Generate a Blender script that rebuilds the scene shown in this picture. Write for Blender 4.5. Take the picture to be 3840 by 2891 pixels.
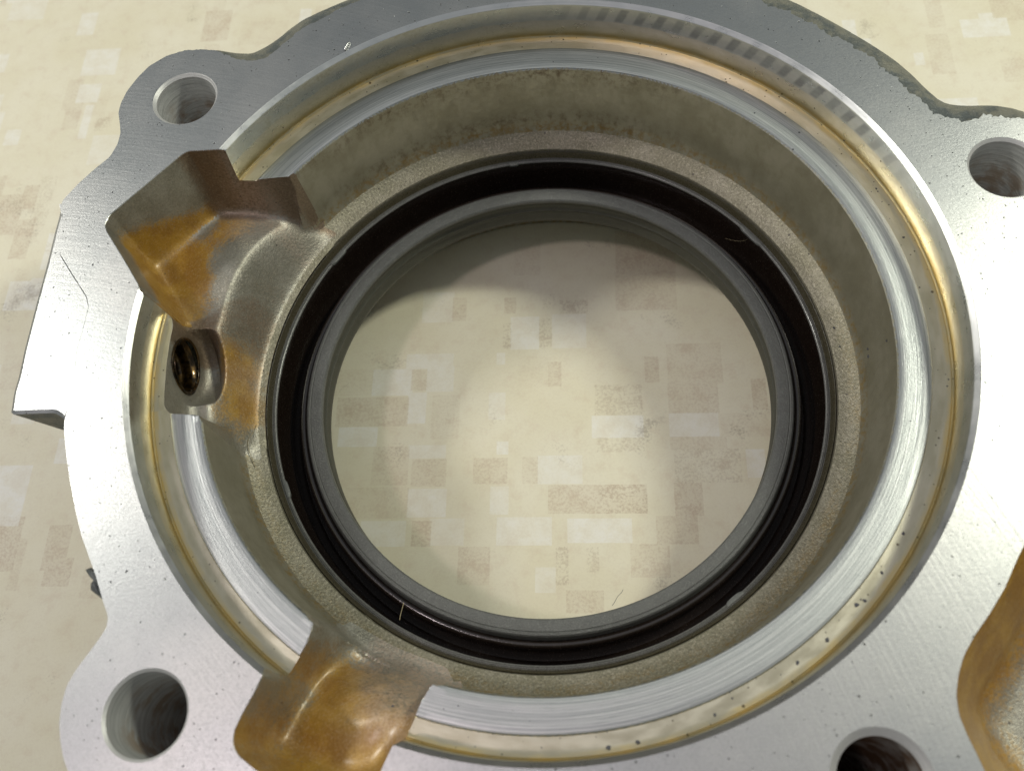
import bpy, bmesh, math, random
import numpy as np
from mathutils import Vector, Matrix
from mathutils.geometry import delaunay_2d_cdt

random.seed(7); rng = np.random.default_rng(7)
for o in list(bpy.data.objects): bpy.data.objects.remove(o)
scene = bpy.context.scene
C = scene.collection
MM = 0.001
ZT = -42.0                       # table level in part coordinates (mm); world z = 0

# ------------------------------------------------------------------ camera
cam_d = bpy.data.cameras.new('camera'); cam = bpy.data.objects.new('camera', cam_d); C.objects.link(cam)
tilt, roll = 0.4343, -0.1992
M3 = Matrix.Rotation(tilt, 3, 'X') @ Matrix.Rotation(roll, 3, 'Z')
cam.matrix_world = Matrix.Translation(Vector((-4.8536, -57.1036, 102.2278 - ZT)) * MM) @ M3.to_4x4()
cam_d.sensor_width = 36; cam_d.lens = 32.069
cam_d.clip_start = 0.005; cam_d.clip_end = 20
cam_d.dof.use_dof = True; cam_d.dof.focus_distance = 0.134; cam_d.dof.aperture_fstop = 30
scene.camera = cam

# ------------------------------------------------------------------ room light (indoors: no sun, no sky texture)
w = bpy.data.worlds.new('World'); scene.world = w; w.use_nodes = True
nt = w.node_tree; nt.nodes.clear()
out = nt.nodes.new('ShaderNodeOutputWorld'); bg = nt.nodes.new('ShaderNodeBackground')
tc = nt.nodes.new('ShaderNodeTexCoord'); sx = nt.nodes.new('ShaderNodeSeparateXYZ'); cr = nt.nodes.new('ShaderNodeValToRGB')
nt.links.new(tc.outputs['Generated'], sx.inputs[0]); nt.links.new(sx.outputs['Z'], cr.inputs[0])
e = cr.color_ramp.elements                                     # dim walls below, paler ceiling above
e[0].position = 0.0; e[0].color = (0.08, 0.08, 0.072, 1)
e[1].position = 1.0; e[1].color = (0.38, 0.37, 0.385, 1)
m = e.new(0.62); m.color = (0.150, 0.168, 0.172, 1)
m = e.new(0.86); m.color = (0.27, 0.285, 0.29, 1)
nt.links.new(cr.outputs[0], bg.inputs[0]); bg.inputs[1].default_value = 1.0
nt.links.new(bg.outputs[0], out.inputs[0])

def lamp(name, pos, size, power, col):
    l = bpy.data.lights.new(name, 'AREA'); l.shape = 'RECTANGLE'; l.size, l.size_y = size
    l.energy = power; l.color = col
    o = bpy.data.objects.new(name, l); C.objects.link(o)
    v = Vector(pos); o.location = v; o.rotation_euler = (-v).to_track_quat('-Z', 'Y').to_euler()
    return o
lamp('work_lamp_right', (0.320, 0.092, 0.345), (0.05, 0.06), 0.95, (0.985, 0.99, 0.82))
lamp('work_lamp_left', (-0.336, 0.208, 0.345), (0.05, 0.06), 0.84, (1.0, 0.98, 0.89))
lamp('ceiling_lamp', (-0.28, -0.10, 0.70), (0.06, 0.06), 0.62, (1.0, 0.84, 0.86))

vs = scene.view_settings; vs.view_transform = 'Standard'; vs.look = 'None'; vs.exposure = 0.15; vs.gamma = 1.0
vs.use_curve_mapping = False
scene.render.engine = 'CYCLES'

# ------------------------------------------------------------------ node helper
class G:
    def __init__(s, name):
        s.m = bpy.data.materials.new(name); s.m.use_nodes = True
        s.t = s.m.node_tree; s.t.nodes.clear()
        s.out = s.t.nodes.new('ShaderNodeOutputMaterial'); s.b = s.t.nodes.new('ShaderNodeBsdfPrincipled')
        s.t.links.new(s.b.outputs[0], s.out.inputs[0])
        tcn = s.t.nodes.new('ShaderNodeTexCoord')
        s.P = s.vm('SCALE', tcn.outputs['Object'], sc=1000.0)            # millimetres
        sp = s.t.nodes.new('ShaderNodeSeparateXYZ'); s.t.links.new(s.P, sp.inputs[0])
        s.x, s.y, z = sp.outputs; s.z = s.ma('ADD', z, ZT)               # part coordinates
        s.r = s.ma('SQRT', s.ma('ADD', s.ma('MULTIPLY', s.x, s.x), s.ma('MULTIPLY', s.y, s.y)))
        s.th = s.ma('ARCTAN2', s.y, s.x)
    def put(s, sock, v):
        if v is None: return
        if hasattr(v, 'is_output') or isinstance(v, bpy.types.NodeSocket): s.t.links.new(v, sock)
        else: sock.default_value = v
    def ma(s, op, a, b=None, c=None, clamp=False):
        n = s.t.nodes.new('ShaderNodeMath'); n.operation = op; n.use_clamp = clamp
        s.put(n.inputs[0], a)
        if b is not None: s.put(n.inputs[1], b)
        if c is not None: s.put(n.inputs[2], c)
        return n.outputs[0]
    def vm(s, op, a, b=None, sc=None):
        n = s.t.nodes.new('ShaderNodeVectorMath'); n.operation = op; s.put(n.inputs[0], a)
        if b is not None: s.put(n.inputs[1], b)
        if sc is not None: s.put(n.inputs['Scale'], sc)
        return n.outputs[0]
    def xyz(s, a, b, c):
        n = s.t.nodes.new('ShaderNodeCombineXYZ'); s.put(n.inputs[0], a); s.put(n.inputs[1], b); s.put(n.inputs[2], c); return n.outputs[0]
    def noise(s, scale, detail=3, rough=0.55, v=None, dist=0.0):
        n = s.t.nodes.new('ShaderNodeTexNoise'); s.put(n.inputs['Vector'], v if v is not None else s.P)
        n.inputs['Scale'].default_value = scale; n.inputs['Detail'].default_value = detail; n.inputs['Roughness'].default_value = rough
        n.inputs['Distortion'].default_value = dist
        return n.outputs['Fac']
    def vor(s, scale, v=None, rand=1.0):
        n = s.t.nodes.new('ShaderNodeTexVoronoi'); s.put(n.inputs['Vector'], v if v is not None else s.P)
        n.inputs['Scale'].default_value = scale; n.inputs['Randomness'].default_value = rand
        return n.outputs['Distance'], n.outputs['Color']
    def mr(s, v, a, b, c=0.0, d=1.0, smooth=True):
        n = s.t.nodes.new('ShaderNodeMapRange'); n.interpolation_type = 'SMOOTHSTEP' if smooth else 'LINEAR'
        s.put(n.inputs[0], v)
        for i, q in zip((1, 2, 3, 4), (a, b, c, d)): s.put(n.inputs[i], q)
        return n.outputs[0]
    def mix(s, f, a, b, mode='MIX'):
        n = s.t.nodes.new('ShaderNodeMix'); n.data_type = 'RGBA'; n.blend_type = mode
        s.put(n.inputs[0], f)
        for k, q in ((6, a), (7, b)):
            if isinstance(q, tuple): q = (*q[:3], 1.0)
            s.put(n.inputs[k], q)
        return n.outputs[2]
    def attr(s, name):
        n = s.t.nodes.new('ShaderNodeAttribute'); n.attribute_name = name; return n.outputs['Fac']
    def attrc(s, name):
        n = s.t.nodes.new('ShaderNodeAttribute'); n.attribute_name = name; return n.outputs['Color']
    def bump(s, h, dist, strength=1.0, prev=None):
        n = s.t.nodes.new('ShaderNodeBump'); s.put(n.inputs['Height'], h); n.inputs['Distance'].default_value = dist * MM
        s.put(n.inputs['Strength'], strength)
        if prev is not None: s.put(n.inputs['Normal'], prev)
        return n.outputs[0]
    def set(s, **k):
        for a, v in k.items():
            nm = {'base': 'Base Color', 'metal': 'Metallic', 'rough': 'Roughness', 'normal': 'Normal', 'aniso': 'Anisotropic', 'tangent': 'Tangent', 'coat': 'Coat Weight', 'coatr': 'Coat Roughness', 'spec': 'Specular IOR Level', 'coatn': 'Coat Normal', 'sheen': 'Sheen Weight'}[a]
            if isinstance(v, tuple): v = (*v[:3], 1.0)
            s.put(s.b.inputs[nm], v)
    def radial_tangent(s):
        n = s.t.nodes.new('ShaderNodeTangent'); n.direction_type = 'RADIAL'; n.axis = 'Z'; return n.outputs[0]
    def pits(s, scale, size, keep):
        d, c = s.vor(scale)
        sp = s.t.nodes.new('ShaderNodeSeparateColor'); s.t.links.new(c, sp.inputs[0])
        rad = s.ma('MULTIPLY', s.ma('SUBTRACT', sp.outputs[0], 1.0 - keep), size / keep)   # only some cells carry a pit
        wob = s.ma('MULTIPLY', s.ma('SUBTRACT', s.noise(2.5, 2), 0.5), 0.25 * size)
        return s.mr(s.ma('SUBTRACT', s.ma('ADD', d, wob), rad), -0.02, 0.02, 1.0, 0.0)

MAT = {}
def face_material():
    g = G('milled_aluminium')
    big = g.noise(0.045, 4); mid = g.noise(0.4, 5); fine = g.noise(3.2, 4, 0.7)
    pit = g.ma('MAXIMUM', g.pits(0.45, 0.075, 0.5), g.ma('MAXIMUM', g.pits(0.85, 0.11, 0.5), g.pits(1.5, 0.16, 0.4)))
    # mill arcs of a big face cutter, and a few short scratches
    rc = g.ma('SQRT', g.ma('ADD', g.ma('POWER', g.ma('ADD', g.x, 95.0), 2.0), g.ma('POWER', g.ma('ADD', g.y, 70.0), 2.0)))
    arcs = g.noise(1.0, 3, 0.6, v=g.xyz(g.ma('MULTIPLY', rc, 2.2), g.ma('MULTIPLY', g.th, 2.0), 0.0))
    scr = g.noise(1.0, 2, 0.6, v=g.xyz(g.ma('ADD', g.ma('MULTIPLY', g.x, 0.25), g.ma('MULTIPLY', g.y, 3.5)), g.ma('MULTIPLY', g.x, 0.35), 3.0))
    grain = g.noise(7.0, 3, 0.8)
    col = g.mix(g.mr(big, 0.35, 0.65), (0.52, 0.535, 0.54), (0.58, 0.58, 0.575))
    col = g.mix(g.mr(mid, 0.5, 0.75, 0.0, 0.16), col, (0.38, 0.39, 0.395))
    col = g.mix(g.mr(fine, 0.42, 0.72, 0.0, 0.5), col, (0.33, 0.34, 0.345))
    col = g.mix(g.mr(grain, 0.5, 0.7, 0.0, 0.45), col, (0.28, 0.29, 0.295))
    col = g.mix(g.ma('MULTIPLY', pit, 0.75), col, (0.06, 0.06, 0.065))
    ro = g.ma('ADD', g.mr(fine, 0.3, 0.7, 0.33, 0.41), g.mr(big, 0.35, 0.65, -0.02, 0.03))
    h = g.ma('ADD', g.ma('ADD', g.ma('MULTIPLY', fine, 0.6), g.ma('MULTIPLY', grain, 0.3)), g.ma('ADD', g.ma('MULTIPLY', arcs, 0.6), g.ma('MULTIPLY', scr, 0.22)))
    n = g.bump(h, 0.042, 0.6); n = g.bump(g.ma('SUBTRACT', 1.0, pit), 0.12, 0.8, n)
    g.set(base=col, metal=1.0, rough=ro, normal=n)
    return g.m
MAT['face'] = face_material()

def edge_material():
    g = G('flange_edge_with_gasket_residue')
    a = g.noise(0.35, 5, 0.65); b = g.noise(2.5, 4, 0.7)
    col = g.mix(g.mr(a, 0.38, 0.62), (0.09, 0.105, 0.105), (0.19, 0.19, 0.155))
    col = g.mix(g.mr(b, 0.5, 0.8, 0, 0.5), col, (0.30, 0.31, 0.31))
    g.set(base=col, metal=0.25, rough=0.5, normal=g.bump(g.ma('ADD', a, g.ma('MULTIPLY', b, 0.4)), 0.5, 0.7))
    return g.m
MAT['edge'] = edge_material()

def wall_material():
    g = G('turned_bore_wall')
    lines = g.noise(1.0, 3, 0.6, v=g.xyz(g.ma('MULTIPLY', g.z, 9.0), g.ma('MULTIPLY', g.th, 1.2), 0.0))
    st = g.noise(1.0, 4, 0.6, v=g.xyz(g.ma('MULTIPLY', g.z, 0.5), g.ma('MULTIPLY', g.th, 14.0), 2.0))
    fine = g.noise(2.8, 4, 0.7)
    edge = g.ma('ADD', -3.4, g.ma('MULTIPLY', g.ma('SUBTRACT', st, 0.5), 0.8))
    upper = g.mr(g.z, g.ma('SUBTRACT', edge, 0.15), g.ma('ADD', edge, 0.15))
    # tooth prints: evenly spaced dark blocks left on the upper band of one arc of the bore
    ph = g.ma('FRACT', g.ma('MULTIPLY', g.ma('ADD', g.th, g.ma('MULTIPLY', g.z, 0.008)), 18.19))
    tooth = g.ma('MULTIPLY', g.mr(g.ma('ADD', ph, g.ma('MULTIPLY', g.ma('SUBTRACT', fine, 0.5), 0.2)), 0.0, 0.16), g.mr(ph, 0.44, 0.62, 1.0, 0.0))
    arc = g.ma('MULTIPLY', g.mr(g.th, 0.12, 0.40), g.mr(g.th, 1.05, 1.45, 1.0, 0.0))
    band = g.ma('MULTIPLY', g.mr(g.z, -3.6, -2.9), g.mr(g.z, -1.0, -0.7, 1.0, 0.0))
    tooth = g.ma('MULTIPLY', g.ma('MULTIPLY', tooth, arc), g.ma('MULTIPLY', band, g.mr(st, 0.3, 0.6, 0.3, 0.75)))
    low = g.mix(g.mr(st, 0.35, 0.65), (0.60, 0.56, 0.45), (0.68, 0.64, 0.55))
    up = g.mix(g.mr(st, 0.35, 0.65), (0.52, 0.53, 0.49), (0.62, 0.62, 0.58))
    col = g.mix(upper, low, up)
    olive = g.ma('MULTIPLY', g.mr(g.ma('ADD', g.ma('MULTIPLY', st, 0.6), g.ma('MULTIPLY', fine, 0.4)), 0.45, 0.7), g.mr(g.th, 1.0, 1.9))
    col = g.mix(g.ma('MULTIPLY', olive, 0.6), col, (0.33, 0.31, 0.20))
    col = g.mix(tooth, col, (0.26, 0.27, 0.28))
    gold = g.mr(g.ma('ADD', g.z, g.ma('MULTIPLY', g.ma('SUBTRACT', st, 0.5), 0.9)), -6.2, -4.9, 0.9, 0.0)
    col = g.mix(g.ma('MULTIPLY', gold, g.mr(st, 0.3, 0.6, 0.25, 0.95)), col, (0.50, 0.40, 0.18))
    rim = g.mr(g.z, -0.62, -0.52)                                      # the chamfer stays bright
    col = g.mix(rim, col, (0.82, 0.82, 0.83))
    pit = g.pits(0.8, 0.14, 0.3)
    col = g.mix(g.ma('MULTIPLY', pit, g.mr(g.z, -3.0, -2.6, 0.8, 0.15)), col, (0.07, 0.06, 0.05))
    n = g.bump(g.ma('ADD', g.ma('MULTIPLY', lines, 0.7), g.ma('MULTIPLY', fine, 0.3)), 0.03, 0.6)
    g.set(base=col, metal=1.0, rough=g.ma('ADD', g.mr(st, 0.3, 0.7, 0.26, 0.36), g.ma('MULTIPLY', tooth, 0.1)), normal=n, aniso=0.4, tangent=g.radial_tangent())
    return g.m
MAT['wall'] = wall_material()

def shelf_material():
    g = G('stained_bore_shelf')
    st = g.noise(1.0, 4, 0.6, v=g.xyz(g.ma('MULTIPLY', g.r, 0.6), g.ma('MULTIPLY', g.th, 10.0), 0.0))
    rings = g.noise(1.0, 3, 0.6, v=g.xyz(g.ma('MULTIPLY', g.r, 9.0), g.ma('MULTIPLY', g.th, 1.0), 0.0))
    fine = g.noise(3.0, 4, 0.7)
    col = g.mix(g.mr(st, 0.35, 0.65), (0.59, 0.55, 0.41), (0.67, 0.635, 0.515))
    gold = g.mr(g.ma('ADD', g.r, g.ma('MULTIPLY', g.ma('SUBTRACT', st, 0.5), 1.0)), 52.0, 52.6)
    col = g.mix(g.ma('MULTIPLY', gold, g.mr(st, 0.3, 0.65, 0.2, 0.95)), col, (0.64, 0.52, 0.27))
    pit = g.ma('MAXIMUM', g.pits(0.75, 0.15, 0.42), g.pits(1.5, 0.2, 0.35))
    col = g.mix(g.ma('MULTIPLY', pit, 0.8), col, (0.08, 0.06, 0.04))
    n = g.bump(g.ma('ADD', g.ma('MULTIPLY', rings, 0.5), g.ma('MULTIPLY', fine, 0.5)), 0.04, 0.6)
    g.set(base=col, metal=1.0, rough=g.mr(st, 0.3, 0.7, 0.30, 0.42), normal=n)
    return g.m
MAT['shelf'] = shelf_material()

def ring_material():
    g = G('turned_shoulder_ring')
    rings = g.noise(1.0, 4, 0.7, v=g.xyz(g.ma('MULTIPLY', g.r, 4.5), g.ma('MULTIPLY', g.th, 1.5), 0.0))
    broken = g.noise(1.0, 4, 0.7, v=g.xyz(g.ma('MULTIPLY', g.r, 5.0), g.ma('MULTIPLY', g.th, 9.0), 4.0))
    fine = g.noise(3.0, 4, 0.7)
    col = g.mix(g.mr(rings, 0.35, 0.65), (0.34, 0.36, 0.365), (0.53, 0.545, 0.545))
    col = g.mix(g.mr(broken, 0.55, 0.75, 0, 0.6), col, (0.17, 0.185, 0.20))
    pit = g.pits(0.6, 0.12, 0.3)
    col = g.mix(g.ma('MULTIPLY', pit, 0.85), col, (0.06, 0.06, 0.07))
    n = g.bump(g.ma('ADD', g.ma('MULTIPLY', rings, 0.6), g.ma('ADD', g.ma('MULTIPLY', broken, 0.35), g.ma('MULTIPLY', fine, 0.35))), 0.06, 0.7)
    g.set(base=col, metal=1.0, rough=g.mr(broken, 0.3, 0.7, 0.36, 0.45), normal=n, aniso=0.35, tangent=g.radial_tangent())
    return g.m
MAT['ring'] = ring_material()

def recess_material():
    g = G('oiled_recess_wall')
    a = g.noise(0.16, 4, 0.6); b = g.noise(1.2, 5, 0.7)
    vert = g.noise(1.0, 4, 0.65, v=g.xyz(g.ma('MULTIPLY', g.th, 30.0), g.ma('MULTIPLY', g.z, 0.25), 1.0))
    col = g.mix(g.mr(a, 0.35, 0.65), (0.37, 0.355, 0.28), (0.46, 0.445, 0.37))
    col = g.mix(g.mr(vert, 0.45, 0.7, 0, 0.35), col, (0.30, 0.28, 0.21))
    far = g.mr(g.th, 0.7, 1.2)
    far = g.ma('MULTIPLY', far, g.mr(g.th, 1.9, 2.5, 1.0, 0.0))
    dirt = g.ma('MULTIPLY', far, g.mr(g.ma('ADD', g.ma('MULTIPLY', vert, 0.5), g.ma('MULTIPLY', b, 0.5)), 0.46, 0.66))
    dirt = g.ma('MULTIPLY', dirt, g.ma('MAXIMUM', g.mr(g.z, -10.5, -7.0), g.mr(g.z, -17.0, -14.5, 0.8, 0.0)))
    col = g.mix(g.ma('MULTIPLY', dirt, 0.75), col, (0.17, 0.12, 0.075))
    foot = g.ma('MULTIPLY', g.mr(g.z, -17.2, -18.6), g.mr(b, 0.4, 0.65))
    col = g.mix(g.ma('MULTIPLY', foot, 0.75), col, (0.36, 0.25, 0.09))
    n = g.bump(g.ma('ADD', b, g.ma('MULTIPLY', g.noise(4.0, 3), 0.4)), 0.06, 0.5)
    g.set(base=col, metal=0.85, rough=g.mr(b, 0.3, 0.7, 0.42, 0.55), normal=n)
    return g.m
MAT['recess'] = recess_material()

def cast_nodes(g, sparkle=1.0):
    a = g.noise(0.22, 4, 0.6); b = g.noise(2.4, 3, 0.65); c = g.noise(6.0, 3, 0.7)
    h = g.ma('ADD', g.ma('MULTIPLY', b, 0.75), g.ma('MULTIPLY', c, 0.35))
    n = g.bump(h, 0.16, 0.6 * sparkle)
    return a, b, c, n

def floor_material():
    g = G('cast_recess_floor')
    a, b, c, n = cast_nodes(g)
    col = g.mix(g.mr(a, 0.35, 0.65), (0.225, 0.21, 0.15), (0.28, 0.26, 0.20))
    ang = g.noise(1.0, 3, 0.6, v=g.xyz(g.ma('MULTIPLY', g.th, 4.0), g.ma('MULTIPLY', g.r, 0.35), 7.0))
    low = g.mr(g.y, 20.0, -30.0)                                       # oil varnish sits thickest on the lower side
    am = g.ma('MULTIPLY', g.ma('MULTIPLY', g.mr(g.ma('ADD', g.ma('MULTIPLY', ang, 0.45), g.ma('MULTIPLY', b, 0.55)), 0.42, 0.66), low), 0.7)
    am = g.ma('MULTIPLY', am, g.mr(g.r, 42.5, 44.2))
    col = g.mix(am, col, (0.27, 0.195, 0.085))
    lp = g.mr(g.ma('ADD', g.attr('amber'), g.ma('MULTIPLY', g.ma('SUBTRACT', g.noise(0.7, 6, 0.75), 0.5), 1.6)), 0.35, 0.85)
    col = g.mix(g.ma('MULTIPLY', lp, 0.6), col, (0.24, 0.145, 0.04))
    sp_ = g.noise(3.2, 3, 0.75)
    col = g.mix(g.mr(sp_, 0.5, 0.7, 0, 0.75), col, (0.13, 0.12, 0.09))
    col = g.mix(g.mr(sp_, 0.48, 0.34, 0, 0.6), col, (0.44, 0.41, 0.33))
    pit = g.pits(0.55, 0.16, 0.25)
    col = g.mix(g.ma('MULTIPLY', pit, 0.8), col, (0.06, 0.055, 0.05))
    g.set(base=col, metal=0.6, rough=0.46, normal=n)
    return g.m
MAT['floor'] = floor_material()

def pocket_material():
    g = G('varnished_cast_pocket')
    a, b, c, n = cast_nodes(g)
    am = g.attr('amber'); br = g.attr('brown'); pk = g.attr('pink')
    wob = g.ma('ADD', g.ma('MULTIPLY', g.ma('SUBTRACT', g.noise(0.45, 6, 0.7), 0.5), 0.7), g.ma('MULTIPLY', g.ma('SUBTRACT', b, 0.5), 0.8))
    am2 = g.mr(g.ma('ADD', am, wob), 0.24, 0.78)
    br2 = g.mr(g.ma('ADD', br, g.ma('MULTIPLY', wob, 0.5)), 0.35, 0.70)
    grey = g.mix(g.mr(a, 0.35, 0.65), (0.28, 0.27, 0.225), (0.36, 0.35, 0.305))
    ambc = g.mix(g.mr(g.noise(0.3, 4, 0.6), 0.38, 0.64), (0.33, 0.165, 0.010), (0.44, 0.245, 0.020))
    col = g.mix(g.ma('MULTIPLY', am2, 0.93), grey, ambc)
    col = g.mix(g.ma('MULTIPLY', br2, 0.9), col, g.mix(b, (0.15, 0.10, 0.06), (0.25, 0.185, 0.125)))
    col = g.mix(g.ma('MULTIPLY', pk, g.mr(b, 0.35, 0.6, 0.15, 0.65)), col, (0.52, 0.40, 0.32))
    sp_ = g.noise(3.2, 3, 0.75)
    col = g.mix(g.mr(sp_, 0.5, 0.72, 0, 0.5), col, g.mix(0.55, col, (0.05, 0.035, 0.015)))
    col = g.mix(g.mr(sp_, 0.48, 0.34, 0, 0.35), col, g.mix(0.5, col, (0.62, 0.56, 0.45)))
    pit = g.pits(0.6, 0.13, 0.22)
    col = g.mix(g.ma('MULTIPLY', pit, 0.8), col, (0.05, 0.045, 0.04))
    g.set(base=col, metal=g.mr(am2, 0, 1, 0.58, 0.2), rough=g.mr(b, 0.3, 0.7, 0.36, 0.48), normal=n,
          coat=g.ma('ADD', 0.08, g.ma('MULTIPLY', am2, 0.5)), coatr=0.27)
    return g.m
MAT['pocket'] = pocket_material()

def hole_material():
    g = G('drilled_hole_wall')
    lines = g.noise(1.0, 4, 0.7, v=g.xyz(g.ma('MULTIPLY', g.z, 3.0), g.ma('MULTIPLY', g.x, 0.15), g.ma('MULTIPLY', g.y, 0.15)))
    b = g.noise(0.35, 4, 0.6)
    col = g.mix(g.mr(lines, 0.35, 0.65), (0.52, 0.53, 0.52), (0.74, 0.75, 0.74))
    col = g.mix(g.ma('MULTIPLY', g.mr(b, 0.45, 0.65), g.mr(g.z, -2.0, -7.0, 0.0, 0.8)), col, (0.42, 0.32, 0.23))
    brown_hole = g.ma('MULTIPLY', g.ma('MULTIPLY', g.mr(g.x, 5.0, 15.0), g.mr(g.y, -40.0, -50.0)), g.mr(g.ma('ADD', b, g.ma('MULTIPLY', lines, 0.3)), 0.5, 0.75, 0.35, 1.0))
    col = g.mix(brown_hole, col, (0.17, 0.10, 0.06))  # lower-right hole mixed towards dark brown
    col = g.mix(g.mr(g.z, -1.0, -0.8), col, (0.62, 0.62, 0.61))
    g.set(base=col, metal=0.5, rough=0.5, normal=g.bump(lines, 0.12, 0.7))
    return g.m
MAT['hole'] = hole_material()

def rubber_material(name, base, rough, spec=0.5, grain=0.05, coat=0.0, scale=5.0):
    g = G(name)
    a = g.noise(scale, 3, 0.7); b = g.noise(0.7, 4, 0.6)
    col = g.mix(g.mr(b, 0.35, 0.7), base, tuple(min(1, q * 1.15 + 0.002) for q in base))
    col = g.mix(g.mr(a, 0.5, 0.75, 0, 0.5), col, tuple(q * 2.4 + 0.01 for q in base))
    g.set(base=col, rough=g.mr(a, 0.3, 0.7, rough - 0.06, rough + 0.08), spec=spec, normal=g.bump(a, grain, 0.8), coat=coat, coatr=0.12)
    return g.m
MAT['seal_case'] = rubber_material('seal_case_dark_rubber', (0.040, 0.034, 0.018), 0.30, 0.6, 0.05, 0.35)
MAT['seal_lip'] = rubber_material('seal_lip_grey_rubber', (0.085, 0.088, 0.084), 0.40, 0.6, 0.16, 0.0, 3.6)
MAT['seal_dust'] = rubber_material('seal_dust_lip_rubber', (0.050, 0.050, 0.038), 0.45, 0.5, 0.04)
MAT['seal_spring'] = rubber_material('oily_spring_groove', (0.011, 0.007, 0.005), 0.20, 0.6, 0.03, 0.6, 3.0)
MAT['rim'] = rubber_material('seal_rim_edge', (0.10, 0.10, 0.095), 0.30, 0.7, 0.06, 0.3)
MAT['tab'] = rubber_material('seal_crimp_tab', (0.10, 0.105, 0.10), 0.38, 0.6, 0.05)

def port_material():
    g = G('shaded_brown_thread')
    b = g.noise(0.6, 4, 0.7)
    col = g.mix(g.mr(b, 0.4, 0.65), (0.025, 0.016, 0.008), (0.16, 0.095, 0.03))  # brown thread, with the shade inside the hole put into its colour
    g.set(base=col, metal=0.8, rough=0.28, normal=g.bump(b, 0.1, 0.5), coat=0.4, coatr=0.1)
    return g.m
MAT['port'] = port_material()
def plain(name, base, rough=0.5, metal=0.0):
    g = G(name); b = g.noise(1.5, 4, 0.7)
    g.set(base=g.mix(b, tuple(q * 0.6 for q in base), tuple(min(1, q * 1.4) for q in base)), rough=rough, metal=metal, normal=g.bump(b, 0.2, 0.6))
    return g.m
MAT['sealant'] = plain('dark_sealant', (0.085, 0.095, 0.095), 0.45)
MAT['grit'] = plain('black_grit', (0.06, 0.063, 0.075), 0.5)
MAT['lint'] = plain('pale_lint', (0.36, 0.30, 0.18), 0.7)
MAT['swarf'] = plain('bright_swarf', (0.80, 0.80, 0.80), 0.3, 1.0)

# ------------------------------------------------------------------ object helpers
def mesh_obj(name, V, F, mat, parent=None, smooth=35.0, attrs=None):
    me = bpy.data.meshes.new(name)
    V = np.asarray(V, float)
    me.from_pydata([(x * MM, y * MM, (z - ZT) * MM) for x, y, z in V], [], [tuple(int(i) for i in f) for f in F])
    me.polygons.foreach_set('use_smooth', [True] * len(me.polygons)); me.update()
    if smooth < 180: me.set_sharp_from_angle(angle=math.radians(smooth))
    for k, v in (attrs or {}).items():
        a = me.attributes.new(k, 'FLOAT', 'POINT'); a.data.foreach_set('value', np.asarray(v, np.float32))
    me.materials.append(mat)
    o = bpy.data.objects.new(name, me); C.objects.link(o)
    if parent: o.parent = parent
    return o
def tag(o, label=None, cat=None, group=None, kind=None):
    if label: o['label'] = label
    if cat: o['category'] = cat
    if group: o['group'] = group
    if kind: o['kind'] = kind
    return o
def thing(name, label, cat, group=None):
    o = bpy.data.objects.new(name, None); o.empty_display_size = 0.01; C.objects.link(o)
    return tag(o, label, cat, group)
def lathe(pts, n=256, a0=0.0, a1=2 * math.pi):
    full = abs(a1 - a0 - 2 * math.pi) < 1e-6
    th = np.linspace(a0, a1, n, endpoint=not full); m = len(pts); V = []; F = []
    for t in th:
        c, s = math.cos(t), math.sin(t)
        V += [(r * c, r * s, z) for r, z in pts]
    k = n if full else n - 1
    for i in range(k):
        j = (i + 1) % n
        for q in range(m - 1):
            F.append((i * m + q, j * m + q, j * m + q + 1, i * m + q + 1))
    return V, F
def resample(poly, step, closed=True):
    P = np.asarray(poly, float); out = []
    n = len(P)
    for i in range(n if closed else n - 1):
        a, b = P[i], P[(i + 1) % n]; k = max(1, int(math.ceil(np.linalg.norm(b[:2] - a[:2]) / step)))
        for q in range(k): out.append(a + (b - a) * q / k)
    if not closed: out.append(P[-1])
    return np.array(out)
def chaikin(P, it=2, closed=True):
    for _ in range(it):
        if closed:
            Q = np.roll(P, -1, 0); P = np.stack([0.75 * P + 0.25 * Q, 0.25 * P + 0.75 * Q], 1).reshape(-1, P.shape[1])
        else:
            A, B = P[:-1], P[1:]
            P = np.concatenate([P[:1], np.stack([0.75 * A + 0.25 * B, 0.25 * A + 0.75 * B], 1).reshape(-1, P.shape[1]), P[-1:]])
    return P
def sdist(X, poly, val=None):
    """signed distance (inside +) of points X to a closed polygon; optional value interpolated along the outline"""
    Ax, Ay = poly[:, 0][None], poly[:, 1][None]; Bx, By = np.roll(Ax, -1, 1), np.roll(Ay, -1, 1)
    Dx, Dy = Bx - Ax, By - Ay; L2 = Dx * Dx + Dy * Dy + 1e-12
    with np.errstate(divide='ignore', invalid='ignore'): sl = np.where(np.abs(Dy) > 1e-12, Dx / Dy, 0.0)
    out = np.empty(len(X)); vo = np.empty(len(X)) if val is not None else None
    vb = np.roll(val, -1) if val is not None else None
    for s in range(0, len(X), 1500):
        x = X[s:s + 1500, 0:1]; y = X[s:s + 1500, 1:2]
        ex, ey = x - Ax, y - Ay
        t = (ex * Dx + ey * Dy) / L2; np.clip(t, 0, 1, out=t)
        d2 = (ex - t * Dx) ** 2 + (ey - t * Dy) ** 2; i = d2.argmin(1); rows = np.arange(len(i))
        d = np.sqrt(d2[rows, i])
        ins = (((Ay > y) != (By > y)) & (ex < ey * sl)).sum(1) % 2 == 1
        out[s:s + 1500] = np.where(ins, d, -d)
        if val is not None:
            tt = t[rows, i]; vo[s:s + 1500] = val[i] * (1 - tt) + vb[i] * tt
    return (out, vo) if val is not None else out
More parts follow.
